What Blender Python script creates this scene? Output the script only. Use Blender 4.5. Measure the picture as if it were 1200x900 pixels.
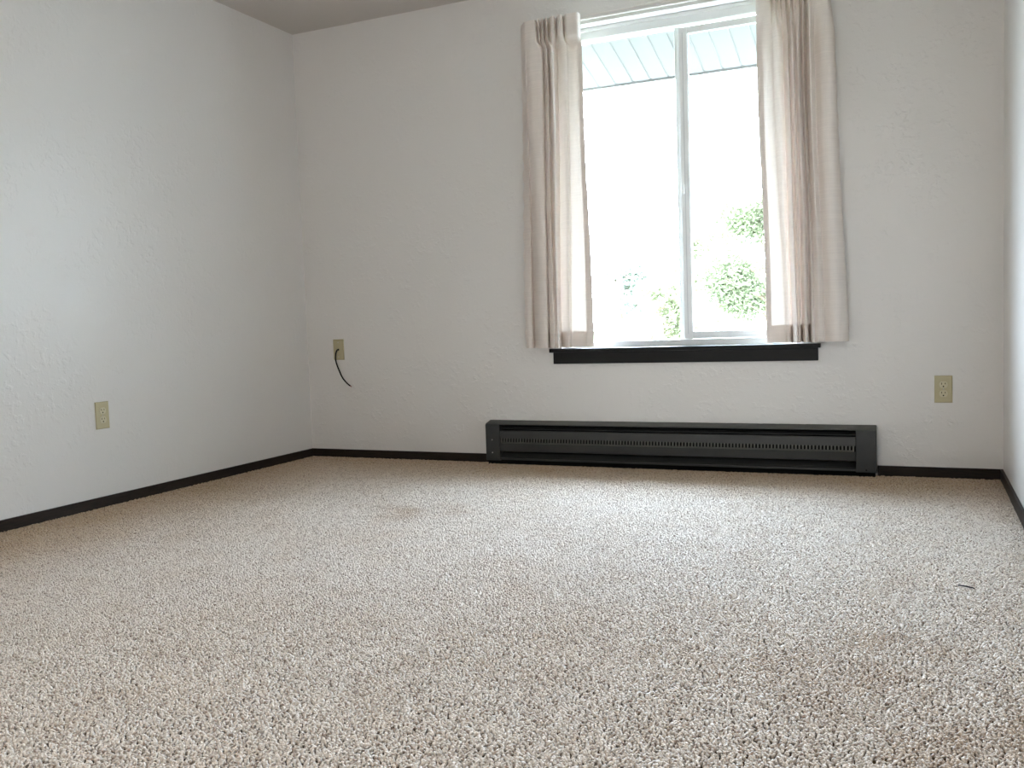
import bpy, bmesh, math, random
from mathutils import Vector, Matrix

# ------------------------------------------------------------------ scene, camera, light
scene = bpy.context.scene
COL = scene.collection
for o in list(bpy.data.objects):
    bpy.data.objects.remove(o, do_unlink=True)

cam_d = bpy.data.cameras.new('camera')
cam = bpy.data.objects.new('camera', cam_d)
COL.objects.link(cam)
cr, cu, cf = Vector((0.913106, 0.406286, -0.034202)), Vector((0.003631, 0.075778, 0.997118)), Vector((-0.407707, 0.910598, -0.067718))
m = Matrix((cr, cu, -cf)).transposed().to_4x4()
m.translation = Vector((3.2815, -4.4078, 0.7479))
cam.matrix_world = m
cam_d.sensor_width = 36.0
cam_d.lens = 32.03
cam_d.clip_start = 0.05
cam_d.clip_end = 300
scene.camera = cam

world = bpy.data.worlds.new('world')
scene.world = world
world.use_nodes = True
bg = world.node_tree.nodes['Background']
bg.inputs[0].default_value = (0.69, 0.825, 1.0, 1)
bg.inputs[1].default_value = 65.0

portal_d = bpy.data.lights.new('window_portal', 'AREA')
portal_d.shape = 'RECTANGLE'
portal_d.size, portal_d.size_y = 1.22, 1.60
portal_d.cycles.is_portal = True
portal = bpy.data.objects.new('window_portal', portal_d)
COL.objects.link(portal)
portal.location = (2.205, 0.165, 1.405)
portal.rotation_euler = (math.radians(-90), 0, 0)

scene.view_settings.view_transform = 'Standard'
scene.view_settings.look = 'None'
scene.view_settings.gamma = 1.0
scene.view_settings.use_curve_mapping = False
scene.view_settings.exposure = 0.22
cy = scene.cycles
cy.max_bounces = 12
cy.diffuse_bounces = 8
cy.glossy_bounces = 4
cy.transmission_bounces = 8
cy.transparent_max_bounces = 16
cy.sample_clamp_indirect = 12.0
cy.use_denoising = True

# ------------------------------------------------------------------ dimensions (metres)
W, H, D = 3.6123, 2.438, 5.218          # room width, height, depth (back wall is y = 0, room towards -y)
T = 0.16                                # outer wall thickness
WX0, WX1, WZ0, WZ1 = 1.595, 2.815, 0.585, 2.215   # window opening
BH = 0.044                              # baseboard top above the carpet

# ------------------------------------------------------------------ helpers
def tag(o, label=None, cat=None, group=None, kind=None):
    if label: o['label'] = label
    if cat: o['category'] = cat
    if group: o['group'] = group
    if kind: o['kind'] = kind
    return o

def empty(name, loc=(0, 0, 0)):
    o = bpy.data.objects.new(name, None)
    o.location = loc
    o.empty_display_size = 0.05
    COL.objects.link(o)
    return o

def put(name, bm, mat, parent=None, smooth=False):
    """link a bmesh (world coordinates) as one object; origin stays at the parent's origin"""
    me = bpy.data.meshes.new(name)
    if parent is not None:
        bmesh.ops.translate(bm, verts=bm.verts, vec=-world_loc(parent))
    bm.normal_update()
    bm.to_mesh(me)
    bm.free()
    if smooth:
        for p in me.polygons: p.use_smooth = True
    me.materials.append(mat)
    o = bpy.data.objects.new(name, me)
    COL.objects.link(o)
    if parent is not None: o.parent = parent
    return o

def world_loc(o):
    v = Vector(o.location)
    while o.parent:
        o = o.parent
        v += Vector(o.location)
    return v

def box(bm, x0, x1, y0, y1, z0, z1, bev=0.0, seg=2):
    r = bmesh.ops.create_cube(bm, size=1.0)
    vs = r['verts']
    for v in vs:
        v.co = Vector((x0 + (v.co.x + .5) * (x1 - x0), y0 + (v.co.y + .5) * (y1 - y0), z0 + (v.co.z + .5) * (z1 - z0)))
    if bev > 0:
        es = list({e for v in vs for e in v.link_edges})
        bmesh.ops.bevel(bm, geom=es, offset=bev, segments=seg, affect='EDGES', profile=0.6)
    return bm

def newbox(*a, **k):
    return box(bmesh.new(), *a, **k)

def extrude_profile_x(bm, prof, x0, x1):
    """closed (y,z) profile swept along x"""
    a = [bm.verts.new((x0, y, z)) for y, z in prof]
    b = [bm.verts.new((x1, y, z)) for y, z in prof]
    n = len(prof)
    for i in range(n):
        j = (i + 1) % n
        bm.faces.new((a[i], a[j], b[j], b[i]))
    bm.faces.new(a[::-1]); bm.faces.new(b)
    bmesh.ops.recalc_face_normals(bm, faces=bm.faces)
    return bm

def disc(bm, c, axis_u, axis_v, nrm, r, h, n=16, rz=None):
    """short cylinder standing on c along nrm; rz = second radius"""
    rz = rz or r
    c, U, V, N = Vector(c), Vector(axis_u), Vector(axis_v), Vector(nrm)
    a = [bm.verts.new(c + U * math.cos(2 * math.pi * i / n) * r + V * math.sin(2 * math.pi * i / n) * rz) for i in range(n)]
    b = [bm.verts.new(v.co + N * h) for v in a]
    for i in range(n):
        j = (i + 1) % n
        bm.faces.new((a[i], a[j], b[j], b[i]))
    bm.faces.new(b); bm.faces.new(a[::-1])
    bmesh.ops.recalc_face_normals(bm, faces=bm.faces)
    return bm

def tube(bm, pts, rad, n=10):
    pts = [Vector(p) for p in pts]
    rings = []
    up = Vector((0.31, 0.2, 0.93))
    for i, p in enumerate(pts):
        d = (pts[min(i + 1, len(pts) - 1)] - pts[max(i - 1, 0)]).normalized()
        a = d.cross(up)
        if a.length < 1e-4: a = d.cross(Vector((1, 0, 0)))
        a.normalize(); b = d.cross(a).normalized()
        r = rad[i] if isinstance(rad, (list, tuple)) else rad
        rings.append([bm.verts.new(p + a * math.cos(2 * math.pi * k / n) * r + b * math.sin(2 * math.pi * k / n) * r) for k in range(n)])
    for i in range(len(rings) - 1):
        for k in range(n):
            l = (k + 1) % n
            bm.faces.new((rings[i][k], rings[i][l], rings[i + 1][l], rings[i + 1][k]))
    bm.faces.new(rings[0][::-1]); bm.faces.new(rings[-1])
    bmesh.ops.recalc_face_normals(bm, faces=bm.faces)
    return bm

def catmull(P, n):
    out = []
    m_ = len(P) - 1
    for i in range(n + 1):
        t = i / n * m_
        k = min(int(t), m_ - 1); f = t - k
        p0, p1, p2, p3 = P[max(k - 1, 0)], P[k], P[k + 1], P[min(k + 2, m_)]
        out.append(tuple(0.5 * (2 * b + (c - a) * f + (2 * a - 5 * b + 4 * c - d) * f * f + (3 * b - a - 3 * c + d) * f ** 3)
                         for a, b, c, d in zip(p0, p1, p2, p3)))
    return out

# ------------------------------------------------------------------ materials
def mat(name, color, rough=0.5, spec=0.5, metal=0.0, **kw):
    m_ = bpy.data.materials.new(name)
    m_.use_nodes = True
    b = m_.node_tree.nodes['Principled BSDF']
    b.inputs['Base Color'].default_value = (*color, 1)
    b.inputs['Roughness'].default_value = rough
    b.inputs['Specular IOR Level'].default_value = spec
    b.inputs['Metallic'].default_value = metal
    return m_

class NT:
    def __init__(s, m_): s.t = m_.node_tree; s.b = s.t.nodes.get('Principled BSDF')
    def n(s, kind, **k):
        x = s.t.nodes.new(kind)
        for a, v in k.items():
            if a.startswith('i_'): x.inputs[a[2:].replace('_', ' ')].default_value = v
            else: setattr(x, a, v)
        return x
    def l(s, a, b): s.t.links.new(a, b)

def ramp(nt, stops):
    r = nt.n('ShaderNodeValToRGB')
    e = r.color_ramp.elements
    while len(e) < len(stops): e.new(0.5)
    for x, (p, c) in zip(e, stops):
        x.position = p
        x.color = (*c, 1) if isinstance(c, tuple) else (c, c, c, 1)
    return r

def wall_paint(name, color, rough, bump=0.25, spec=0.5):
    m_ = mat(name, color, rough, spec)
    nt = NT(m_)
    geo = nt.n('ShaderNodeNewGeometry')
    n1 = nt.n('ShaderNodeTexNoise'); n1.inputs['Scale'].default_value = 38; n1.inputs['Detail'].default_value = 3
    n2 = nt.n('ShaderNodeTexNoise'); n2.inputs['Scale'].default_value = 7; n2.inputs['Detail'].default_value = 2
    n3 = nt.n('ShaderNodeTexNoise'); n3.inputs['Scale'].default_value = 140; n3.inputs['Detail'].default_value = 1
    for n_ in (n1, n2, n3): nt.l(geo.outputs['Position'], n_.inputs['Vector'])
    r1 = ramp(nt, [(0.50, 0.0), (0.62, 1.0)])
    nt.l(n1.outputs['Fac'], r1.inputs[0])
    r2 = ramp(nt, [(0.42, 0.15), (0.62, 1.0)])
    nt.l(n2.outputs['Fac'], r2.inputs[0])
    mul = nt.n('ShaderNodeMath', operation='MULTIPLY')
    nt.l(r1.outputs[0], mul.inputs[0]); nt.l(r2.outputs[0], mul.inputs[1])
    ad = nt.n('ShaderNodeMath', operation='MULTIPLY_ADD')
    nt.l(n3.outputs['Fac'], ad.inputs[0]); ad.inputs[1].default_value = 0.25; nt.l(mul.outputs[0], ad.inputs[2])
    ad2 = nt.n('ShaderNodeMath', operation='MULTIPLY_ADD')
    nt.l(n2.outputs['Fac'], ad2.inputs[0]); ad2.inputs[1].default_value = 1.4; nt.l(ad.outputs[0], ad2.inputs[2])
    bp = nt.n('ShaderNodeBump'); bp.inputs['Strength'].default_value = bump; bp.inputs['Distance'].default_value = 0.002
    nt.l(ad2.outputs[0], bp.inputs['Height'])
    nt.l(bp.outputs[0], nt.b.inputs['Normal'])
    return m_

M = {}
M['wall'] = wall_paint('wall_paint', (0.735, 0.71, 0.685), 0.33, 0.5, 0.5)
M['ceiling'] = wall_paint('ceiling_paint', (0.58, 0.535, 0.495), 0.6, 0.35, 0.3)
M['brown'] = mat('dark_brown_wood', (0.018, 0.011, 0.008), 0.5, 0.2)
nt = NT(M['brown'])
g = nt.n('ShaderNodeNewGeometry'); mp = nt.n('ShaderNodeMapping'); mp.inputs['Scale'].default_value = (6, 6, 60)
nz = nt.n('ShaderNodeTexNoise'); nz.inputs['Scale'].default_value = 3; nz.inputs['Detail'].default_value = 4
nt.l(g.outputs['Position'], mp.inputs[0]); nt.l(mp.outputs[0], nz.inputs['Vector'])
rp = ramp(nt, [(0.3, (0.012, 0.008, 0.006)), (0.7, (0.026, 0.017, 0.012))]); nt.l(nz.outputs['Fac'], rp.inputs[0])
nick = nt.n('ShaderNodeTexNoise'); nick.inputs['Scale'].default_value = 23; nick.inputs['Detail'].default_value = 2
nt.l(g.outputs['Position'], nick.inputs['Vector'])
nr = ramp(nt, [(0.755, 0.0), (0.785, 1.0)]); nt.l(nick.outputs['Fac'], nr.inputs[0])
mx = nt.n('ShaderNodeMix', data_type='RGBA'); nt.l(nr.outputs[0], mx.inputs['Factor']); nt.l(rp.outputs[0], mx.inputs['A'])
mx.inputs['B'].default_value = (0.09, 0.06, 0.045, 1); nt.l(mx.outputs['Result'], nt.b.inputs['Base Color'])
M['black_wood'] = mat('near_black_wood', (0.0055, 0.005, 0.0045), 0.4, 0.25)
M['heater'] = mat('heater_enamel', (0.030, 0.030, 0.028), 0.42, 0.5)
nt = NT(M['heater'])
g = nt.n('ShaderNodeNewGeometry'); nz = nt.n('ShaderNodeTexNoise'); nz.inputs['Scale'].default_value = 9; nz.inputs['Detail'].default_value = 5
nt.l(g.outputs['Position'], nz.inputs['Vector'])
rp = ramp(nt, [(0.3, (0.021, 0.021, 0.020)), (0.7, (0.030, 0.030, 0.028))]); nt.l(nz.outputs['Fac'], rp.inputs[0]); nt.l(rp.outputs[0], nt.b.inputs['Base Color'])
M['heater_dark'] = mat('heater_inside', (0.004, 0.004, 0.004), 0.8, 0.1)
M['heater_hood'] = mat('heater_hood_grey', (0.070, 0.071, 0.063), 0.55, 0.4)  # lighter grey than the caps and front panels, for the hood
M['heater_pale'] = mat('heater_pale_grey', (0.075, 0.075, 0.062), 0.45, 0.5)  # lighter grey for the slot lip and grille teeth
M['fin'] = mat('heater_fin', (0.03, 0.03, 0.03), 0.4, 0.5, 0.6)
M['screw'] = mat('screw_metal', (0.55, 0.54, 0.50), 0.35, 0.5, 0.7)
M['ivory'] = mat('ivory_plastic', (0.47, 0.41, 0.25), 0.38, 0.5)
M['ivory_light'] = mat('ivory_receptacle', (0.56, 0.51, 0.35), 0.38, 0.5)
M['slot'] = mat('slot_black', (0.012, 0.010, 0.008), 0.7, 0.2)
M['cable'] = mat('black_cable', (0.006, 0.006, 0.006), 0.6, 0.2)
M['copper'] = mat('copper_end', (0.30, 0.12, 0.07), 0.4, 0.5, 0.6)
M['vinyl'] = mat('white_vinyl', (0.80, 0.81, 0.80), 0.35, 0.5)
M['gasket'] = mat('grey_gasket', (0.62, 0.63, 0.64), 0.6, 0.3)
M['rod'] = mat('rod_enamel', (0.74, 0.70, 0.67), 0.35, 0.5)
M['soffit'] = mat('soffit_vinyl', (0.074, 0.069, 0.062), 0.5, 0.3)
M['blocker'] = mat('blocker_pale', (0.70, 0.70, 0.68), 0.8, 0.2)
M['roof'] = mat('roof_shingle', (0.10, 0.10, 0.10), 0.9, 0.2)
M['twig'] = mat('dark_stick', (0.015, 0.014, 0.018), 0.5, 0.4)
M['caulk'] = mat('white_caulk', (0.78, 0.77, 0.74), 0.6, 0.3)
M['cloth_white'] = mat('white_cloth', (0.85, 0.85, 0.87), 0.9, 0.1)
M['bark'] = mat('tree_bark', (0.22, 0.16, 0.11), 0.9, 0.1)

# glass: clear sheet with a fresnel reflection
gm = bpy.data.materials.new('window_glass'); gm.use_nodes = True
t = gm.node_tree; t.nodes.clear()
out = t.nodes.new('ShaderNodeOutputMaterial'); tr = t.nodes.new('ShaderNodeBsdfTransparent'); gl = t.nodes.new('ShaderNodeBsdfGlossy')
tr.inputs[0].default_value = (0.95, 0.97, 0.965, 1); gl.inputs['Roughness'].default_value = 0.02
lw_ = t.nodes.new('ShaderNodeLayerWeight'); lw_.inputs[0].default_value = 0.5
pw_ = t.nodes.new('ShaderNodeMath'); pw_.operation = 'POWER'; pw_.inputs[1].default_value = 5.0
t.links.new(lw_.outputs['Facing'], pw_.inputs[0])
fr = t.nodes.new('ShaderNodeMath'); fr.operation = 'MULTIPLY_ADD'; fr.inputs[1].default_value = 0.96; fr.inputs[2].default_value = 0.04
t.links.new(pw_.outputs[0], fr.inputs[0])
mxs = t.nodes.new('ShaderNodeMixShader')
t.links.new(fr.outputs[0], mxs.inputs[0]); t.links.new(tr.outputs[0], mxs.inputs[1]); t.links.new(gl.outputs[0], mxs.inputs[2]); t.links.new(mxs.outputs[0], out.inputs[0])
M['glass'] = gm

def cloth_mat(name, refl, trans, fac):
    cm = bpy.data.materials.new(name); cm.use_nodes = True
    t = cm.node_tree; t.nodes.clear()
    out = t.nodes.new('ShaderNodeOutputMaterial')
    df = t.nodes.new('ShaderNodeBsdfDiffuse'); tl = t.nodes.new('ShaderNodeBsdfTranslucent'); mxs = t.nodes.new('ShaderNodeMixShader')
    mxs.inputs[0].default_value = fac
    geo = t.nodes.new('ShaderNodeNewGeometry')
    mp = t.nodes.new('ShaderNodeMapping'); mp.inputs['Scale'].default_value = (6, 6, 260)
    t.links.new(geo.outputs['Position'], mp.inputs[0])
    n1 = t.nodes.new('ShaderNodeTexNoise'); n1.inputs['Scale'].default_value = 1.0; n1.inputs['Detail'].default_value = 4
    t.links.new(mp.outputs[0], n1.inputs['Vector'])
    mp2 = t.nodes.new('ShaderNodeMapping'); mp2.inputs['Scale'].default_value = (420, 420, 9)
    t.links.new(geo.outputs['Position'], mp2.inputs[0])
    n2 = t.nodes.new('ShaderNodeTexNoise'); n2.inputs['Scale'].default_value = 1.0; n2.inputs['Detail'].default_value = 2
    t.links.new(mp2.outputs[0], n2.inputs['Vector'])
    av = t.nodes.new('ShaderNodeMath'); av.operation = 'MULTIPLY_ADD'; av.inputs[1].default_value = 0.5
    t.links.new(n2.outputs['Fac'], av.inputs[0]); t.links.new(n1.outputs['Fac'], av.inputs[2])
    for sh, c in ((df, refl), (tl, trans)):
        r = t.nodes.new('ShaderNodeValToRGB')
        r.color_ramp.elements[0].position = 0.55; r.color_ramp.elements[1].position = 0.95
        r.color_ramp.elements[0].color = (*[x * 0.955 for x in c], 1)
        r.color_ramp.elements[1].color = (*[min(1, x * 1.03) for x in c], 1)
        t.links.new(av.outputs[0], r.inputs[0]); t.links.new(r.outputs[0], sh.inputs['Color'])
    bpn = t.nodes.new('ShaderNodeBump'); bpn.inputs['Strength'].default_value = 0.05; bpn.inputs['Distance'].default_value = 0.001
    t.links.new(av.outputs[0], bpn.inputs['Height']); t.links.new(bpn.outputs[0], df.inputs['Normal'])
    t.links.new(df.outputs[0], mxs.inputs[1]); t.links.new(tl.outputs[0], mxs.inputs[2]); t.links.new(mxs.outputs[0], out.inputs[0])
    return cm
M['curtain'] = cloth_mat('curtain_linen', (0.82, 0.75, 0.70), (0.74, 0.64, 0.56), 0.065)
M['header'] = cloth_mat('curtain_header_linen', (0.70, 0.635, 0.59), (0.5, 0.42, 0.37), 0.015)
M['hem'] = cloth_mat('curtain_hem_linen', (0.70, 0.635, 0.59), (0.52, 0.44, 0.39), 0.08)

def leaf_mat(name, c):
    lm = bpy.data.materials.new(name); lm.use_nodes = True
    t = lm.node_tree; t.nodes.clear()
    out = t.nodes.new('ShaderNodeOutputMaterial')
    df = t.nodes.new('ShaderNodeBsdfDiffuse'); tl = t.nodes.new('ShaderNodeBsdfTranslucent'); mxs = t.nodes.new('ShaderNodeMixShader'); mxs.inputs[0].default_value = 0.4
    geo = t.nodes.new('ShaderNodeNewGeometry')
    n1 = t.nodes.new('ShaderNodeTexNoise'); n1.inputs['Scale'].default_value = 2.5
    t.links.new(geo.outputs['Position'], n1.inputs['Vector'])
    r = t.nodes.new('ShaderNodeValToRGB')
    r.color_ramp.elements[0].position = 0.35; r.color_ramp.elements[1].position = 0.7
    r.color_ramp.elements[0].color = (*[x * 0.7 for x in c], 1); r.color_ramp.elements[1].color = (*[x * 1.25 for x in c], 1)
    t.links.new(n1.outputs['Fac'], r.inputs[0])
    for s in (df, tl): t.links.new(r.outputs[0], s.inputs['Color'])
    t.links.new(df.outputs[0], mxs.inputs[1]); t.links.new(tl.outputs[0], mxs.inputs[2]); t.links.new(mxs.outputs[0], out.inputs[0])
    return lm
M['leaf_a'] = leaf_mat('leaves_yellow_green', (0.18, 0.19, 0.11))
M['leaf_b'] = leaf_mat('leaves_mid_green', (0.17, 0.19, 0.11))
M['leaf_c'] = leaf_mat('leaves_blue_green', (0.22, 0.24, 0.19))
M['grass'] = leaf_mat('lawn_grass', (0.09, 0.11, 0.06))

# carpet
M['carpet_back'] = mat('carpet_backing', (0.12, 0.085, 0.055), 1.0, 0.0)
cm = mat('carpet_pile', (0.5, 0.45, 0.4), 0.48, 0.75)
nt = NT(cm)
at = nt.n('ShaderNodeAttribute', attribute_name='tuft')
geo = nt.n('ShaderNodeNewGeometry')
n0 = nt.n('ShaderNodeTexNoise'); n0.inputs['Scale'].default_value = 90; n0.inputs['Detail'].default_value = 0
nA = nt.n('ShaderNodeTexNoise'); nA.inputs['Scale'].default_value = 1.5; nA.inputs['Detail'].default_value = 4; nA.inputs['Roughness'].default_value = 0.6
nB = nt.n('ShaderNodeTexNoise'); nB.inputs['Scale'].default_value = 5.5; nB.inputs['Detail'].default_value = 3
for n_ in (n0, nA, nB): nt.l(geo.outputs['Position'], n_.inputs['Vector'])
sm = nt.n('ShaderNodeMath', operation='MULTIPLY_ADD'); sm.inputs[1].default_value = 0.45
nt.l(n0.outputs['Fac'], sm.inputs[0]); nt.l(at.outputs['Fac'], sm.inputs[2])
r0 = ramp(nt, [(0.20, (0.30, 0.215, 0.155)), (0.40, (0.58, 0.495, 0.41)), (0.85, (0.74, 0.665, 0.585))])
nt.l(sm.outputs[0], r0.inputs[0])
rA = ramp(nt, [(0.48, (1, 1, 1)), (0.75, (0.94, 0.90, 0.85))]); nt.l(nA.outputs['Fac'], rA.inputs[0])
rB = ramp(nt, [(0.50, (1, 1, 1)), (0.78, (0.93, 0.89, 0.84))]); nt.l(nB.outputs['Fac'], rB.inputs[0])
m1 = nt.n('ShaderNodeMix', data_type='RGBA', blend_type='MULTIPLY'); m1.inputs['Factor'].default_value = 1
m2 = nt.n('ShaderNodeMix', data_type='RGBA', blend_type='MULTIPLY'); m2.inputs['Factor'].default_value = 1
nt.l(r0.outputs[0], m1.inputs['A']); nt.l(rA.outputs[0], m1.inputs['B'])
nt.l(m1.outputs['Result'], m2.inputs['A']); nt.l(rB.outputs[0], m2.inputs['B'])
stain = None
for (cx0, cy0, r_) in ((3.09, -2.48, .30), (3.26, -2.24, .22), (3.36, -2.72, .42), (1.42, -1.25, .30)):
    vd = nt.n('ShaderNodeVectorMath', operation='DISTANCE'); vd.inputs[1].default_value = (cx0, cy0, 0); nt.l(geo.outputs['Position'], vd.inputs[0])
    mr = nt.n('ShaderNodeMapRange'); mr.interpolation_type = 'SMOOTHSTEP'
    mr.inputs['From Min'].default_value = 0.0; mr.inputs['From Max'].default_value = r_; mr.inputs['To Min'].default_value = 1.0; mr.inputs['To Max'].default_value = 0.0
    nt.l(vd.outputs['Value'], mr.inputs['Value'])
    if stain is None: stain = mr.outputs[0]
    else:
        mm = nt.n('ShaderNodeMath', operation='MAXIMUM'); nt.l(stain, mm.inputs[0]); nt.l(mr.outputs[0], mm.inputs[1]); stain = mm.outputs[0]
rN = ramp(nt, [(0.40, 0.15), (0.62, 1.0)]); nt.l(nB.outputs['Fac'], rN.inputs[0])
sf = nt.n('ShaderNodeMath', operation='MULTIPLY'); nt.l(stain, sf.inputs[0]); nt.l(rN.outputs[0], sf.inputs[1])
mS = nt.n('ShaderNodeMix', data_type='RGBA', blend_type='MULTIPLY'); nt.l(sf.outputs[0], mS.inputs['Factor']); nt.l(m2.outputs['Result'], mS.inputs['A']); mS.inputs['B'].default_value = (0.76, 0.67, 0.57, 1)
m2 = mS
# brown tint, strongest near the left and back walls, fading into the room
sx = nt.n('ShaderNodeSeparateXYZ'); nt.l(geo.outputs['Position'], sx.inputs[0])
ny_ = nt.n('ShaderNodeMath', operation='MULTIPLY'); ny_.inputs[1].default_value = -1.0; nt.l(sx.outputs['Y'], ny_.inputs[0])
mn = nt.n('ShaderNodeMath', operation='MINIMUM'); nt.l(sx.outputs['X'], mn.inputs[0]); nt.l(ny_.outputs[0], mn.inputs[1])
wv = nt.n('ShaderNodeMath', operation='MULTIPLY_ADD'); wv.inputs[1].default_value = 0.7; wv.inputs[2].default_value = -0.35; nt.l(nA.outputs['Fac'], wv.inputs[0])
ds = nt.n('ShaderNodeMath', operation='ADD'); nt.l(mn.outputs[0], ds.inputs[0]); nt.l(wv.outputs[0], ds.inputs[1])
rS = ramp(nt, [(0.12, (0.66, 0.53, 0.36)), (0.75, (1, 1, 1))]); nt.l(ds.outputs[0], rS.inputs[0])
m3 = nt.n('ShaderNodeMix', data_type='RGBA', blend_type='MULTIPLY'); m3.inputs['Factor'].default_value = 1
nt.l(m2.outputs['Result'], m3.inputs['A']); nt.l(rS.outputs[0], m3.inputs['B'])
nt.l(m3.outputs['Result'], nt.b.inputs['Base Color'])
nt.b.inputs['Sheen Weight'].default_value = 0.35
nt.b.inputs['Sheen Roughness'].default_value = 0.5
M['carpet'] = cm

# ------------------------------------------------------------------ room shell
FZ = -0.008       # carpet backing; the pile tops out at z = 0
tag(put('floor', newbox(-T, W + T, -D - T, T, FZ - 0.12, FZ), M['carpet_back']), 'beige carpeted floor of the empty room', kind='structure')
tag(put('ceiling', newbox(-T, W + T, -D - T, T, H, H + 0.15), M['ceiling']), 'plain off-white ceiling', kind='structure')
tag(put('wall_left', newbox(-T, 0, -D - T, T, FZ, H), M['wall']), 'off-white textured wall on the left', kind='structure')
tag(put('wall_right', newbox(W, W + T, -D - T, T, FZ, H), M['wall']), 'off-white wall at the right edge', kind='structure')
tag(put('wall_front', newbox(0, W, -D - T, -D, FZ, H), M['wall']), 'off-white wall behind the viewer', kind='structure')
bm = bmesh.new()
xs = [0, WX0, WX1, W]; zs = [FZ, WZ0, WZ1, H]
vv = {}
for k, y in enumerate((0, T)):
    for i, x in enumerate(xs):
        for j, z in enumerate(zs): vv[k, i, j] = bm.verts.new((x, y, z))
for i in range(3):
    for j in range(3):
        if i == 1 and j == 1: continue
        bm.faces.new((vv[0, i, j], vv[0, i + 1, j], vv[0, i + 1, j + 1], vv[0, i, j + 1]))
        bm.faces.new((vv[1, i, j], vv[1, i, j + 1], vv[1, i + 1, j + 1], vv[1, i + 1, j]))
loops = [[(1, 1), (2, 1), (2, 2), (1, 2)], [(0, 0), (0, 1), (0, 2), (0, 3), (1, 3), (2, 3), (3, 3), (3, 2), (3, 1), (3, 0), (2, 0), (1, 0)]]
for lp in loops:
    for q in range(len(lp)):
        a, b = lp[q], lp[(q + 1) % len(lp)]
        bm.faces.new((vv[(0,) + a], vv[(0,) + b], vv[(1,) + b], vv[(1,) + a]))
bmesh.ops.recalc_face_normals(bm, faces=bm.faces)
wall_back = tag(put('wall_back', bm, M['wall']), 'off-white textured wall with the window', kind='structure')

# uneven white caulk along the wall above the heater
random.seed(4)
bm = bmesh.new()
pts, rad = [], []
for i in range(90):
    x = 1.30 + i * (3.10 - 1.30) / 89
    pts.append((x, -0.001, 0.2265 - (x - 1.3) * 0.0012 + random.uniform(-.0008, .0008)))
    rad.append(random.choice([0.0012, 0.0016, 0.002, 0.003]) if x > 2.3 else random.choice([0.0008, 0.0012, 0.0016]))
put('caulk_bead', tube(bm, pts, rad, 6), M['caulk'], wall_back, True)

# baseboards
BT = 0.011
def board(name, label, x0, x1, y0, y1):
    return tag(put(name, newbox(x0, x1, y0, y1, FZ, BH, 0.0015), M['brown']), label, kind='structure')
board('baseboard_left', 'dark brown baseboard along the left wall', 0, BT, -D, 0)
board('baseboard_right', 'dark brown baseboard along the right wall', W - BT, W, -D, 0)
board('baseboard_back', 'dark brown baseboard on the back wall between left corner and heater', BT, 1.172, -BT, 0)
board('baseboard_back', 'short dark brown baseboard between heater and right corner', 3.110, W - BT, -BT, 0)
board('baseboard_front', 'dark brown baseboard behind the viewer', BT, W - BT, -D, -D + BT)

# ------------------------------------------------------------------ carpet pile (one patch, laid out by geometry nodes)
random.seed(11)
NX, NY = 9, 13
PS = W / NX; PSY = D / NY
verts, faces, tf = [], [], []
ng = 70
cell = PS / ng
for gx in range(ng):
    for gy in range(ng):
        cx = -PS / 2 + (gx + .5 + random.uniform(-.42, .42)) * cell
        cyy = -PS / 2 + (gy + .5 + random.uniform(-.42, .42)) * cell
        h = random.uniform(0.0055, 0.0095)
        rr = random.uniform(0.0024, 0.0035)
        az = random.uniform(0, 2 * math.pi); lean = random.uniform(0.001, 0.0070)
        az2 = az + random.uniform(-.9, .9)
        val = random.random()
        base = len(verts)
        lv = [(0, rr * .7, 0, 0), (0.55, rr, lean * .45, az), (0.88, rr * .8, lean * .9, az2)]
        a0 = random.uniform(0, 6.28)
        for q, (f, r_, ln, aa) in enumerate(lv):
            ox, oy = ln * math.cos(aa), ln * math.sin(aa)
            for k in range(5):
                a = a0 + q * 0.5 + k * 2 * math.pi / 5
                verts.append((cx + ox + r_ * math.cos(a), cyy + oy + r_ * math.sin(a), f * h))
        verts.append((cx + lean * 1.1 * math.cos(az2), cyy + lean * 1.1 * math.sin(az2), h))
        for q in range(2):
            for k in range(5):
                l = (k + 1) % 5
                faces.append((base + q * 5 + k, base + q * 5 + l, base + q * 5 + 5 + l, base + q * 5 + 5 + k))
        for k in range(5): faces.append((base + 10 + k, base + 10 + (k + 1) % 5, base + 15))
        tf += [val] * 16
me = bpy.data.meshes.new('carpet_pile')
me.from_pydata(verts, [], faces)
at_ = me.attributes.new('tuft', 'FLOAT', 'POINT')
at_.data.foreach_set('value', tf)
me.polygons.foreach_set('use_smooth', [True] * len(me.polygons))
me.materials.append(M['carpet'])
pile = bpy.data.objects.new('carpet_pile', me)
COL.objects.link(pile)
pile.location = (W / 2, -D / 2, FZ)
tag(pile, 'worn beige cut-pile carpet covering the whole floor', 'carpet', kind='stuff')
gn = bpy.data.node_groups.new('lay_pile', 'GeometryNodeTree')
gn.interface.new_socket('Geometry', in_out='INPUT', socket_type='NodeSocketGeometry')
gn.interface.new_socket('Geometry', in_out='OUTPUT', socket_type='NodeSocketGeometry')
gi = gn.nodes.new('NodeGroupInput'); go = gn.nodes.new('NodeGroupOutput')
grid = gn.nodes.new('GeometryNodeMeshGrid')
grid.inputs['Size X'].default_value = PS * (NX - 1); grid.inputs['Size Y'].default_value = PSY * (NY - 1)
grid.inputs['Vertices X'].default_value = NX; grid.inputs['Vertices Y'].default_value = NY
iop = gn.nodes.new('GeometryNodeInstanceOnPoints')
rv = gn.nodes.new('FunctionNodeRandomValue'); rv.data_type = 'INT'
rv.inputs['Min'].default_value = 0 if False else 0
for s in rv.inputs:
    if s.type == 'INT' and s.name == 'Min': s.default_value = 0
    if s.type == 'INT' and s.name == 'Max': s.default_value = 3
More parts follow.
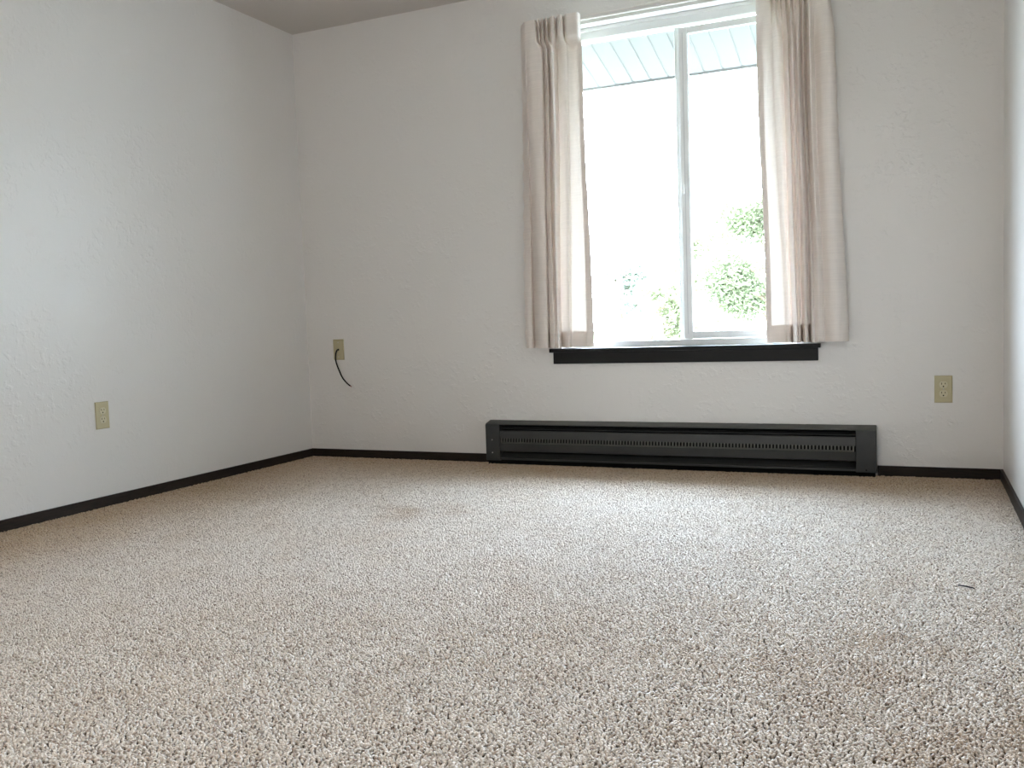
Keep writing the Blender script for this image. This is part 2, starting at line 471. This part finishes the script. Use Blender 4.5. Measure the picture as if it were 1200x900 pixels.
mul = gn.nodes.new('ShaderNodeMath'); mul.operation = 'MULTIPLY'; mul.inputs[1].default_value = math.pi / 2
cx_ = gn.nodes.new('ShaderNodeCombineXYZ')
L = gn.links.new
L(grid.outputs['Mesh'], iop.inputs['Points']); L(gi.outputs[0], iop.inputs['Instance'])
iv = [s for s in rv.outputs if s.type == 'INT'][0]
L(iv, mul.inputs[0]); L(mul.outputs[0], cx_.inputs['Z']); L(cx_.outputs[0], iop.inputs['Rotation'])
L(iop.outputs['Instances'], go.inputs[0])
md = pile.modifiers.new('lay_pile', 'NODES'); md.node_group = gn

# ------------------------------------------------------------------ window
win = empty('window_1', (2.205, 0.09, 0.60))
tag(win, 'white sliding window with dark sill between the curtains', kind='structure')
FY0, FY1 = 0.072, 0.150
# outer frame: jambs, head, sill rail
fz0, fz1 = WZ0, WZ1
put('frame_jamb', newbox(WX0, WX0 + 0.052, FY0, FY1, fz0, fz1, 0.003), M['vinyl'], win)
put('frame_jamb', newbox(WX1 - 0.052, WX1, FY0, FY1, fz0, fz1, 0.003), M['vinyl'], win)
put('frame_head', newbox(WX0 + .05, WX1 - .05, FY0 + .0005, FY1, 2.158, fz1, 0.003), M['vinyl'], win)
put('frame_head', newbox(WX0 + .05, WX1 - .05, FY0 - .006, FY0 + .02, 2.196, 2.2145, 0.005), M['vinyl'], win)
put('frame_sill', newbox(WX0 + .05, WX1 - .05, FY0 + .0005, FY1, fz0, 0.634, 0.003), M['vinyl'], win)
# fixed light on the left, set back
put('meeting_stile', newbox(2.192, 2.226, 0.112, 0.140, 0.632, 2.16, 0.003), M['vinyl'], win)
# sliding sash on the right
sash = put('sash', newbox(2.218, 2.262, 0.082, 0.108, 0.634, 2.146, 0.004), M['vinyl'], win)
put('sash_stile', newbox(WX1 - .096, WX1 - .053, 0.082, 0.108, 0.634, 2.146, 0.004), M['vinyl'], sash)
put('sash_rail', newbox(2.261, WX1 - .095, 0.083, 0.107, 0.635, 0.672, 0.004), M['vinyl'], sash)
put('sash_rail', newbox(2.261, WX1 - .095, 0.083, 0.107, 2.113, 2.146, 0.004), M['vinyl'], sash)
put('stile_groove', newbox(2.2365, 2.2405, 0.0812, 0.0825, 0.66, 2.12), M['gasket'], sash)
put('rail_groove', newbox(2.262, WX1 - .096, 0.0822, 0.0835, 0.646, 0.6485), M['gasket'], sash)
lt = put('sash_latch', newbox(2.2245, 2.2355, 0.068, 0.084, 1.345, 1.395, 0.003), M['vinyl'], sash)
put('weather_strip', newbox(2.262, 2.265, 0.088, 0.102, 0.672, 2.113), M['gasket'], sash)
put('glass_pane', newbox(2.26, WX1 - .094, 0.093, 0.097, 0.670, 2.115), M['glass'], win)
put('glass_pane', newbox(WX0 + .05, 2.195, 0.124, 0.128, 0.632, 2.160), M['glass'], win)
put('roller_guide', newbox(2.085, 2.125, 0.085, 0.105, 0.634, 0.640, 0.002), M['gasket'], win)
# dark stool and apron
st = put('window_stool', box(newbox(1.537, 2.871, -0.030, 0.0, 0.583, 0.603, 0.003), WX0 + .0005, WX1 - .0005, -0.001, 0.0715, 0.5855, 0.6028), M['black_wood'], win)
put('window_apron', newbox(1.555, 2.860, -0.018, 0.0, 0.524, 0.583, 0.002), M['black_wood'], win)

# ------------------------------------------------------------------ curtain rod and curtains
rod = empty('curtain_rod', (2.19, 0, 2.232))
tag(rod, 'white flat curtain rod above the window', 'curtain rod')
prof = [(-.037, 2.221), (-.040, 2.224), (-.040, 2.241), (-.037, 2.244), (-.033, 2.244), (-.030, 2.241), (-.030, 2.224), (-.033, 2.221)]
put('rod_bar', extrude_profile_x(bmesh.new(), prof, 1.462, 2.920), M['rod'], rod)
for s, x in ((1, 1.462), (-1, 2.920)):
    put('rod_return', newbox(x - .004, x + .004, -0.040, -0.002, 2.221, 2.244, 0.0015), M['rod'], rod)
    put('wall_bracket', newbox(x - .012, x + .012, -0.004, 0.0, 2.205, 2.258, 0.001), M['rod'], rod)
put('rod_seam', newbox(1.47, 2.912, -0.0412, -0.0396, 2.2318, 2.2334), M['gasket'], rod)

HT, HB = 2.246, 2.150     # curtain heading: top and bottom

def curtain(name, label, ph, pt, pb, zt, zb, phase, hem_l, hem_r):
    root = empty(name, ((pt[0][0] + pt[-1][0]) / 2, -0.06, zb))
    tag(root, label, 'curtain', 'curtain pair at the window')
    n = 260
    A, B, C = catmull(ph, n), catmull(pt, n), catmull(pb, n)
    zs_ = [HT, HT - .02, HT - .04, HT - .06, HT - .08, HB]
    k = 1
    while zs_[-1] > zb + .001:
        zs_.append(max(zb, zs_[-1] - (0.014 if zs_[-1] > 1.9 else 0.028)))
    def pt_at(i, z):
        u = i / n
        if z >= HB:
            f = 0.12 * (HT - z) / (HT - HB)
            x, y = [a * (1 - f) + b * f for a, b in zip(A[i], B[i])]
        elif z >= zt:
            f = (HB - z) / (HB - zt); f = f * f * (3 - 2 * f) * 0.88 + 0.12
            x, y = [a * (1 - f) + b * f for a, b in zip(A[i], B[i])]
            # lift the pleats into little flares under the heading
        else:
            f = (zt - z) / (zt - zb); f = f * f * (3 - 2 * f) * .6 + f * .4
            x, y = [a * (1 - f) + b * f for a, b in zip(B[i], C[i])]
        s = min(1, max(0, (HB - z) / 0.6))
        x += s * 0.0022 * math.sin(z * 5.1 + u * 9 + phase)
        y += s * 0.0025 * math.sin(z * 3.1 + u * 6 + phase)
        if u < 0.03: x += s * (0.005 if phase == 0 else 0.001) * math.sin(z * 62 + phase)      # puckered selvedge
        if u > 0.97: x += s * 0.0015 * math.sin(z * 55 + 1)
        return x, min(y, -0.006)
    def sheet(rows, cols, off=0.0):
        bm = bmesh.new()
        g_ = []
        for z in rows:
            row = []
            for i in cols:
                x, y = pt_at(i, z)
                if off:
                    x0_, y0_ = pt_at(max(i - 1, 0), z); x1_, y1_ = pt_at(min(i + 1, n), z)
                    tx, ty = x1_ - x0_, y1_ - y0_; ll = math.hypot(tx, ty) or 1
                    x, y = x - ty / ll * off, y + tx / ll * off
                dz = 0.0
                row.append(bm.verts.new((x, y, z + dz)))
            g_.append(row)
        for a, b in zip(g_[:-1], g_[1:]):
            for q in range(len(cols) - 1):
                bm.faces.new((a[q], b[q], b[q + 1], a[q + 1]))
        return bm
    full = list(range(n + 1))
    put('panel', sheet(zs_, full), M['curtain'], root, True)
    put('header_band', sheet([z for z in zs_ if z >= HB - 1e-6], full, 0.0025), M['header'], root, True)
    hz = zb + 0.082
    put('bottom_hem', sheet([hz] + [z for z in zs_ if z < hz], full, 0.0025), M['hem'], root, True)
    for a, b in (hem_l, hem_r):
        cols = [i for i in full if a * n <= i <= b * n]
        put('side_hem', sheet([z for z in zs_ if z <= HB and z >= hz], cols, 0.002), M['hem'], root, True)
    return root

LH = [(1.4302,-0.012),(1.4547,-0.053),(1.4681,-0.069),(1.4823,-0.086),(1.5006,-0.091),(1.5246,-0.094),(1.5419,-0.091),(1.5371,-0.056),(1.5632,-0.099),(1.5555,-0.056),(1.5847,-0.101),(1.5761,-0.056),(1.6055,-0.102),(1.5956,-0.053),(1.6257,-0.096),(1.6451,-0.100),(1.6388,-0.053),(1.6671,-0.099),(1.6854,-0.100),(1.6794,-0.053),(1.7022,-0.091),(1.7364,-0.094),(1.7655,-0.089),(1.7674,-0.056)]
LT = [(1.4267,-0.010),(1.4430,-0.026),(1.4730,-0.070),(1.4815,-0.073),(1.4957,-0.091),(1.5199,-0.105),(1.5579,-0.108),(1.5759,-0.096),(1.5678,-0.052),(1.5925,-0.098),(1.6066,-0.105),(1.5916,-0.049),(1.6237,-0.108),(1.6408,-0.112),(1.6384,-0.070),(1.6276,-0.018),(1.6544,-0.052),(1.6797,-0.084),(1.7020,-0.084),(1.6995,-0.052),(1.7169,-0.038),(1.7395,-0.045),(1.7522,-0.056),(1.7724,-0.063)]
LB = [(1.4115,-0.038),(1.4382,-0.056),(1.4592,-0.049),(1.4526,-0.010),(1.4907,-0.056),(1.5214,-0.096),(1.5498,-0.108),(1.5612,-0.096),(1.5404,-0.026),(1.5752,-0.096),(1.6004,-0.119),(1.6014,-0.098),(1.6191,-0.114),(1.6236,-0.102),(1.6117,-0.052),(1.6067,-0.021),(1.6350,-0.052),(1.6647,-0.070),(1.6710,-0.056),(1.6676,-0.028),(1.7024,-0.035),(1.7382,-0.045),(1.7556,-0.056),(1.7930,-0.059)]
RH = [(2.6112,-0.059),(2.6269,-0.075),(2.6475,-0.087),(2.6629,-0.091),(2.6774,-0.089),(2.6800,-0.053),(2.6970,-0.096),(2.7027,-0.056),(2.7194,-0.099),(2.7246,-0.053),(2.7416,-0.100),(2.7471,-0.056),(2.7634,-0.100),(2.7670,-0.053),(2.7815,-0.099),(2.7875,-0.056),(2.8033,-0.100),(2.8073,-0.053),(2.8212,-0.099),(2.8258,-0.056),(2.8425,-0.096),(2.8599,-0.091),(2.8780,-0.094),(2.8991,-0.091),(2.9237,-0.089),(2.9282,-0.056),(2.9277,-0.015)]
RT = [(2.6113,-0.056),(2.6241,-0.052),(2.6379,-0.044),(2.6561,-0.038),(2.6759,-0.045),(2.6872,-0.073),(2.7077,-0.087),(2.7207,-0.073),(2.7239,-0.026),(2.7392,-0.073),(2.7530,-0.096),(2.7550,-0.052),(2.7727,-0.108),(2.7804,-0.096),(2.7774,-0.038),(2.7949,-0.112),(2.8040,-0.096),(2.8017,-0.035),(2.8202,-0.112),(2.8248,-0.052),(2.8493,-0.116),(2.8609,-0.087),(2.8639,-0.063),(2.8941,-0.098),(2.9263,-0.102),(2.9457,-0.079),(2.9458,-0.010)]
RB = [(2.6385,-0.052),(2.6495,-0.049),(2.6603,-0.044),(2.6899,-0.035),(2.7167,-0.035),(2.7261,-0.049),(2.7364,-0.056),(2.7425,-0.044),(2.7441,-0.010),(2.7610,-0.087),(2.7792,-0.116),(2.7850,-0.102),(2.7933,-0.108),(2.7934,-0.070),(2.7915,-0.010),(2.8114,-0.105),(2.8276,-0.102),(2.8255,-0.010),(2.8441,-0.102),(2.8559,-0.091),(2.8738,-0.105),(2.8874,-0.095),(2.8970,-0.081),(2.9249,-0.108),(2.9605,-0.105),(2.9898,-0.061),(2.9918,-0.010)]
curtain('curtain', 'cream pinch-pleated curtain at the left side of the window', LH, LT, LB, 2.088, 0.610, 0.0, (0.0, 0.085), (0.952, 1.0))
curtain('curtain', 'cream pleated curtain at the right side of the window', RH, RT, RB, 1.95, 0.612, 2.1, (0.0, 0.078), (0.93, 1.0))

# crumpled white cloth on the sill under the right curtain
random.seed(7)
bm = bmesh.new()
nx_, ny_ = 46, 12
gr = []
for i in range(nx_ + 1):
    row = []
    for j in range(ny_ + 1):
        u, v = i / nx_, j / ny_
        x = 2.727 + 0.130 * u + random.uniform(-.0008, .0008)
        y = -0.028 + 0.030 * v
        edge = math.sin(math.pi * v) ** .5 * min(1, u * 9, (1 - u) * 9)
        z = 0.6035 + edge * (0.008 + 0.005 * math.sin(u * 21) * math.sin(v * 3 + 1) + random.uniform(-.0012, .0018)) * (1.0 if u < .82 else 1.35)
        row.append(bm.verts.new((x, y, z)))
    gr.append(row)
for i in range(nx_):
    for j in range(ny_):
        bm.faces.new((gr[i][j], gr[i + 1][j], gr[i + 1][j + 1], gr[i][j + 1]))
tag(put('crumpled_cloth', bm, M['cloth_white'], None, True), 'small crumpled white cloth on the dark sill under the right curtain', 'cloth')

# ------------------------------------------------------------------ baseboard heater
HX0, HX1 = 1.172, 3.107
heater = empty('baseboard_heater', ((HX0 + HX1) / 2, -0.03, 0.0))
tag(heater, 'long dark grey electric baseboard heater below the window', 'heater')
CAPL, CAPR = HX0 + 0.082, HX1 - 0.086
put('back_plate', newbox(HX0 + .004, HX1 - .004, -0.004, -0.0005, 0.016, 0.226), M['heater_dark'], heater)
# hood: from the wall forward, with a rolled front lip
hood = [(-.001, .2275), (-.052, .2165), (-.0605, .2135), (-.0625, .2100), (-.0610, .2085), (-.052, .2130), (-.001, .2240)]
put('top_hood', extrude_profile_x(bmesh.new(), hood, HX0 + .002, HX1 - .001), M['heater_hood'], heater)
for a, b in ((HX0, CAPL), (CAPR, HX1)):
    prof = [(-.001, .018), (-.062, .018), (-.064, .021), (-.064, .2060), (-.061, .2115), (-.052, .2140), (-.001, .2250)]
    bm = extrude_profile_x(bmesh.new(), prof, a, b)
    bmesh.ops.bevel(bm, geom=[e for e in bm.edges if abs(e.verts[0].co.x - e.verts[1].co.x) < 1e-6], offset=0.0015, segments=1, affect='EDGES')
    cap = put('end_cap', bm, M['heater'], heater)
    if a == HX0:
        for z in (0.128, 0.060):
            put('screw', disc(bmesh.new(), (a + 0.038, -0.0638, z), (1, 0, 0), (0, 0, 1), (0, -1, 0), 0.0032, 0.0018, 12), M['screw'], cap)
    else:
        put('screw', disc(bmesh.new(), (a + 0.044, -0.0638, 0.030), (1, 0, 0), (0, 0, 1), (0, -1, 0), 0.0035, 0.0018, 12), M['heater_dark'], cap)
# inner reflector and element with fins
put('heating_element', tube(bmesh.new(), [(CAPL + .01, -0.032, 0.085), (CAPR - .01, -0.032, 0.085)], 0.009, 12), M['fin'], heater)
bm = bmesh.new()
for i in range(200):
    x = CAPL + .03 + i * (CAPR - CAPL - .06) / 199
    box(bm, x - .0004, x + .0004, -0.050, -0.012, 0.058, 0.112)
tag(put('element_fins', bm, M['fin'], heater), kind='stuff')
put('inner_baffle', extrude_profile_x(bmesh.new(), [(-.020, .196), (-.046, .186), (-.046, .184), (-.020, .194)], CAPL, CAPR), M['heater'], heater)
put('inner_baffle', extrude_profile_x(bmesh.new(), [(-.020, .060), (-.052, .036), (-.052, .034), (-.020, .058)], CAPL, CAPR), M['heater'], heater)
# front panel: upper half, recess with a row of slots, lower half
front = put('front_panel', extrude_profile_x(bmesh.new(), [(-.050, .178), (-.056, .1775), (-.0605, .140), (-.0605, .1365), (-.0590, .1365), (-.0545, .175)], CAPL + .001, CAPR - .001), M['heater'], heater)
put('front_panel_lower', extrude_profile_x(bmesh.new(), [(-.0610, .1125), (-.0625, .1115), (-.0600, .070), (-.054, .066), (-.053, .068), (-.0585, .0715), (-.0605, .108)], CAPL + .001, CAPR - .001), M['heater'], heater)
put('slot_lip', extrude_profile_x(bmesh.new(), [(-.0600, .1175), (-.0690, .1150), (-.0702, .1125), (-.0680, .1112), (-.0600, .1120)], CAPL + .008, CAPR - .008), M['heater_pale'], heater)
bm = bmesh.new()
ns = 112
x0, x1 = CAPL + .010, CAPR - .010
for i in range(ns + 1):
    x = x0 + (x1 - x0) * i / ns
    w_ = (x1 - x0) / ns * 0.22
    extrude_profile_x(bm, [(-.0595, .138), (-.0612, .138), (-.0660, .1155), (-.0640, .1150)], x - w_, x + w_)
tag(put('slot_grille', bm, M['heater_pale'], heater), kind='stuff')
put('slot_back', newbox(CAPL + .002, CAPR - .002, -0.0540, -0.0530, 0.105, 0.145), M['heater_dark'], heater)
put('bottom_rail', extrude_profile_x(bmesh.new(), [(-.052, .033), (-.0620, .0300), (-.0630, .0260), (-.0610, .0225), (-.052, .0215), (-.052, .024), (-.0595, .0255), (-.0600, .0285)], CAPL, CAPR), M['heater'], heater)
put('toe_plate', newbox(HX0 + .006, HX1 - .006, -0.050, -0.004, FZ, 0.020), M['heater_dark'], heater)

# ------------------------------------------------------------------ wall plates
def plate_frame(c, U, N):
    """local frame: U along the wall, N out of the wall"""
    c, U, N = Vector(c), Vector(U), Vector(N)
    def P(u, z, n): return c + U * u + Vector((0, 0, z)) + N * n
    return P

def pbox(P, u0, u1, z0, z1, n0, n1, bev=0.0, seg=2):
    bm = bmesh.new()
    box(bm, u0, u1, z0, z1, n0, n1, bev, seg)
    for v in bm.verts: v.co = P(v.co.x, v.co.y, v.co.z)
    bmesh.ops.recalc_face_normals(bm, faces=bm.faces)
    return bm

def plate(P, root, wd=0.072, ht=0.119):
    bm = bmesh.new()
    a = [(-wd / 2, -ht / 2), (wd / 2, -ht / 2), (wd / 2, ht / 2), (-wd / 2, ht / 2)]
    lv = [(0.0, 0.0004), (0.0, 0.003), (0.0022, 0.0052), (0.0045, 0.0058)]
    rings = [[bm.verts.new(P(u - math.copysign(i, u), z - math.copysign(i, z), n)) for u, z in a] for i, n in lv]
    for p, q in zip(rings[:-1], rings[1:]):
        for k in range(4):
            bm.faces.new((p[k], p[(k + 1) % 4], q[(k + 1) % 4], q[k]))
    bm.faces.new(rings[-1]); bm.faces.new(rings[0][::-1])
    bmesh.ops.recalc_face_normals(bm, faces=bm.faces)
    return put('wall_plate', bm, M['ivory'], root)

def pdisc(P, u, z, n, r, h, rz=None, k=18, mat_='screw', name='screw', parent=None):
    U = P(1, 0, 0) - P(0, 0, 0); N = P(0, 0, 1) - P(0, 0, 0)
    return put(name, disc(bmesh.new(), P(u, z, n), U, (0, 0, 1), N, r, h, k, rz), M[mat_], parent)

def outlet(label, c, U, N):
    root = tag(empty('wall_outlet', c), label, 'outlet', 'duplex wall outlets')
    P = plate_frame(c, U, N)
    pl = plate(P, root)
    pdisc(P, 0, 0, 0.0055, 0.0030, 0.0014, parent=pl, mat_='screw')
    put('screw_slot', pbox(P, -0.0024, 0.0024, -0.0005, 0.0005, 0.0066, 0.0071), M['slot'], pl)
    for zc in (0.0198, -0.0198):
        # receptacle face: circle with flattened top and bottom
        bm = bmesh.new()
        n = 28
        pts = []
        for i in range(n):
            a = 2 * math.pi * i / n
            pts.append((0.0172 * math.cos(a), max(-0.0142, min(0.0142, 0.0172 * math.sin(a)))))
        r0 = [bm.verts.new(P(u, zc + z, 0.0050)) for u, z in pts]
        r1 = [bm.verts.new(P(u, zc + z, 0.0068)) for u, z in pts]
        r2 = [bm.verts.new(P(u * .95, zc + z * .95, 0.0074)) for u, z in pts]
        for p, q in ((r0, r1), (r1, r2)):
            for k in range(n): bm.faces.new((p[k], p[(k + 1) % n], q[(k + 1) % n], q[k]))
        bm.faces.new(r2)
        bmesh.ops.recalc_face_normals(bm, faces=bm.faces)
        rc = put('receptacle', bm, M['ivory_light'], root)
        # thin shadow gap around the face
        put('blade_slot', pbox(P, -0.0082, -0.0058, zc + 0.0008, zc + 0.0092, 0.0066, 0.0076), M['slot'], rc)
        put('blade_slot', pbox(P, 0.0056, 0.0082, zc + 0.0018, zc + 0.0086, 0.0066, 0.0076), M['slot'], rc)
        pdisc(P, 0, zc - 0.0074, 0.0066, 0.0030, 0.0010, mat_='slot', name='ground_hole', parent=rc)
    return root

outlet('ivory duplex outlet on the left wall', (0, -1.502, 0.401), (0, 1, 0), (1, 0, 0))
outlet('ivory duplex outlet on the window wall right of the heater', (3.380, 0, 0.390), (1, 0, 0), (0, -1, 0))

c = (0.219, 0, 0.6235)
root = tag(empty('cable_plate', c), 'ivory wall plate with a black cable poking out by the left corner', 'wall plate')
P = plate_frame(c, (1, 0, 0), (0, -1, 0))
pl = plate(P, root)
pdisc(P, 0, 0.0415, 0.0055, 0.0030, 0.0012, parent=pl)
pdisc(P, 0, -0.0415, 0.0055, 0.0030, 0.0012, parent=pl)
pdisc(P, 0.000, 0.000, 0.0052, 0.0058, 0.0010, mat_='slot', name='cable_hole', parent=pl)
ctrl = [(0.219, -0.004, 0.6235), (0.2200, -0.018, 0.622), (0.2170, -0.027, 0.608), (0.2145, -0.030, 0.588), (0.2150, -0.031, 0.566), (0.2210, -0.031, 0.540), (0.2360, -0.031, 0.503), (0.2560, -0.031, 0.463), (0.2840, -0.031, 0.432), (0.3070, -0.031, 0.4155)]
cab = put('black_cable', tube(bmesh.new(), catmull(ctrl, 60), 0.0041, 10), M['cable'], root, True)
e0, e1 = Vector(ctrl[-2]), Vector(ctrl[-1]); dd = (e1 - e0).normalized()
put('copper_tip', tube(bmesh.new(), [e1 - dd * .001, e1 + dd * .009], 0.0026, 8), M['copper'], cab, True)

# ------------------------------------------------------------------ stick on the carpet
bm = bmesh.new()
tube(bm, catmull([(3.3763, -1.7352, 0.0030), (3.389, -1.7415, 0.0040), (3.402, -1.7465, 0.0034), (3.4144, -1.7518, 0.0028)], 12), [0.0018] * 4 + [0.0021] * 5 + [0.0017] * 4, 7)
tag(put('small_stick', bm, M['twig'], None, True), 'thin black stick lying on the carpet at the right', 'stick')

# ------------------------------------------------------------------ unseen globe added to brighten the room: lamp (behind the viewer)
LC = Vector((2.2, -4.72, 1.75))
fill_light = tag(empty('added_fill_globe', (LC.x, LC.y, H)), 'added glowing globe, unseen lamp behind the viewer', 'fill_light')
put('fill_mount', disc(bmesh.new(), (LC.x, LC.y, H), (1, 0, 0), (0, 1, 0), (0, 0, -1), 0.06, 0.025, 24), M['vinyl'], fill_light)
put('fill_cord', tube(bmesh.new(), [(LC.x, LC.y, H - .02), (LC.x, LC.y, LC.z + .15)], 0.004, 8), M['vinyl'], fill_light)
lm = bpy.data.materials.new('fill_glow'); lm.use_nodes = True
lb = lm.node_tree.nodes['Principled BSDF']
lb.inputs['Base Color'].default_value = (0.8, 0.8, 0.78, 1)
lb.inputs['Emission Color'].default_value = (1.0, 0.965, 0.935, 1)
lb.inputs['Emission Strength'].default_value = 46.0
bm = bmesh.new()
bmesh.ops.create_uvsphere(bm, u_segments=24, v_segments=14, radius=0.14)
bmesh.ops.translate(bm, verts=bm.verts, vec=LC)
put('fill_glow', bm, lm, fill_light, True)

# ------------------------------------------------------------------ outside: eave with soffit planks, garden
SY0, SY1 = T, 0.75
slope = math.tan(math.radians(15))
def sz(y): return 2.095 + (SY1 - y) * slope
eave = empty('roof_eave', (2.2, SY0, sz(SY0)))
tag(eave, 'white planked eave overhanging the window outside', kind='structure')
sp = 0.102
xg = 2.109
k0, k1 = -26, 20
plank_me = None
for k in range(k0, k1):
    x0, x1 = xg + k * sp, xg + (k + 1) * sp
    if plank_me is None:
        bm = bmesh.new()
        # plank: flat face with a recessed groove flange on one side; x local 0..sp, y from wall to edge
        prof = [(0.0, 0.0), (sp - 0.013, 0.0), (sp - 0.009, 0.005), (sp, 0.005), (sp, 0.016), (0.0, 0.016)]
        a = [bm.verts.new((px, SY0, sz(SY0) + pz)) for px, pz in prof]
        b = [bm.verts.new((px, SY1, sz(SY1) + pz)) for px, pz in prof]
        n = len(prof)
        for i in range(n):
            j = (i + 1) % n
            bm.faces.new((a[i], a[j], b[j], b[i]))
        bm.faces.new(a[::-1]); bm.faces.new(b)
        bmesh.ops.recalc_face_normals(bm, faces=bm.faces)
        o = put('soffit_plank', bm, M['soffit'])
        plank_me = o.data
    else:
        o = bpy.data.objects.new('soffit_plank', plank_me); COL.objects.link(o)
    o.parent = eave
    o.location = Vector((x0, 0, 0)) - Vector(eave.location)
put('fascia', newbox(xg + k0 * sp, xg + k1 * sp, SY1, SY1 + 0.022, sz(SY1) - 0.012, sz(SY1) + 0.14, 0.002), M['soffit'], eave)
bm = bmesh.new()
extrude_profile_x(bm, [(SY1 + .03, sz(SY1) + .145), (-D - .6, sz(SY1) + .145 + (SY1 + D + .6) * slope), (-D - .6, sz(SY1) + .18 + (SY1 + D + .6) * slope), (SY1 + .03, sz(SY1) + .165)], xg + k0 * sp, xg + k1 * sp)
put('roof_deck', bm, M['roof'], eave)

tag(put('light_block_wall', newbox(5.4, 5.7, 0.3, 10.5, -0.75, 3.1), M['blocker']), 'added pale wall outside to the right, unseen, blocks light', kind='structure')  # unseen slab added to keep window light off the left wall
tag(put('lawn', newbox(-45, 45, 0.9, 90, -0.75, -0.55), M['grass']), 'green lawn outside the window', kind='structure')

def tree(name, label, cat, loc, height, crown_r, crown_z0, leafm, nleaf, leaf, seed, grp='trees outside the window'):
    random.seed(seed)
    root = tag(empty(name, loc), label, cat, grp)
    x, y, z = loc
    bm = bmesh.new()
    tp = [(x, y, z)]
    for i in range(1, 7):
        tp.append((x + random.uniform(-.12, .12) * i / 3, y + random.uniform(-.12, .12) * i / 3, z + height * .85 * i / 6))
    r0 = 0.028 * height
    tr_ = put('trunk', tube(bm, tp, [r0 * (1 - .14 * i) for i in range(7)], 8), M['bark'], root, True)
    tips = []
    for b in range(13):
        t_ = random.uniform(.28, .98)
        k = t_ * 6; i = min(int(k), 5); f = k - i
        p = Vector(tp[i]).lerp(Vector(tp[i + 1]), f)
        a = random.uniform(0, 6.283); el = random.uniform(.15, .75)
        ln = crown_r * random.uniform(.65, 1.0) * (1.15 - .5 * t_)
        d = Vector((math.cos(a) * math.cos(el), math.sin(a) * math.cos(el), math.sin(el)))
        q1 = p + d * ln * .5 + Vector((0, 0, -.04 * ln)); q2 = p + d * ln
        put('branch', tube(bmesh.new(), [p, q1, q2], [r0 * .35, r0 * .22, r0 * .08], 6), M['bark'], root, True)
        tips += [(q1, ln * .42), (q2, ln * .50)]
    tips.append((Vector(tp[-1]), crown_r * .5))
    vs, fs = [], []
    for _ in range(nleaf):
        c_, rad_ = random.choice(tips)
        d = Vector((random.gauss(0, 1), random.gauss(0, 1), random.gauss(0, .8)))
        p = c_ + d.normalized() * rad_ * random.random() ** .45
        if p.z < z + crown_z0: continue
        a = Vector((random.gauss(0, 1), random.gauss(0, 1), random.gauss(0, .5))).normalized()
        b = a.cross(Vector((random.gauss(0, 1), random.gauss(0, 1), random.gauss(0, 1)))).normalized()
        s = leaf * random.uniform(.7, 1.3)
        nrm = a.cross(b)
        k = len(vs)
        vs += [p - a * s, p + b * s * .45 + nrm * s * .15, p + a * s, p - b * s * .45 + nrm * s * .15]
        fs += [(k, k + 1, k + 2), (k, k + 2, k + 3)]
    me = bpy.data.meshes.new('foliage')
    me.from_pydata([v - Vector(loc) for v in vs], [], fs)
    me.materials.append(leafm)
    fo = bpy.data.objects.new('foliage', me); COL.objects.link(fo); fo.parent = root
    fo['kind'] = 'stuff'
    return root

GZ = -0.55
tree('leafy_tree', 'green tree outside seen at the right edge of the right pane', 'tree', (-0.3, 20.0, GZ), 4.7, 2.1, .1, M['leaf_b'], 17000, .065, 1)
tree('leafy_tree', 'yellow-green tree outside at the left of the right pane', 'tree', (-2.6, 25.0, GZ), 4.2, 1.7, .1, M['leaf_a'], 9000, .075, 2)
tree('leafy_tree', 'pale blue-green tree outside low in the left pane', 'tree', (-4.7, 21.5, GZ), 3.2, 1.2, .3, M['leaf_c'], 4000, .075, 3)
tree('leafy_tree', 'low yellow-green tree outside beside the window divider', 'tree', (-2.9, 19.0, GZ), 2.5, 0.9, .2, M['leaf_a'], 2500, .075, 5)
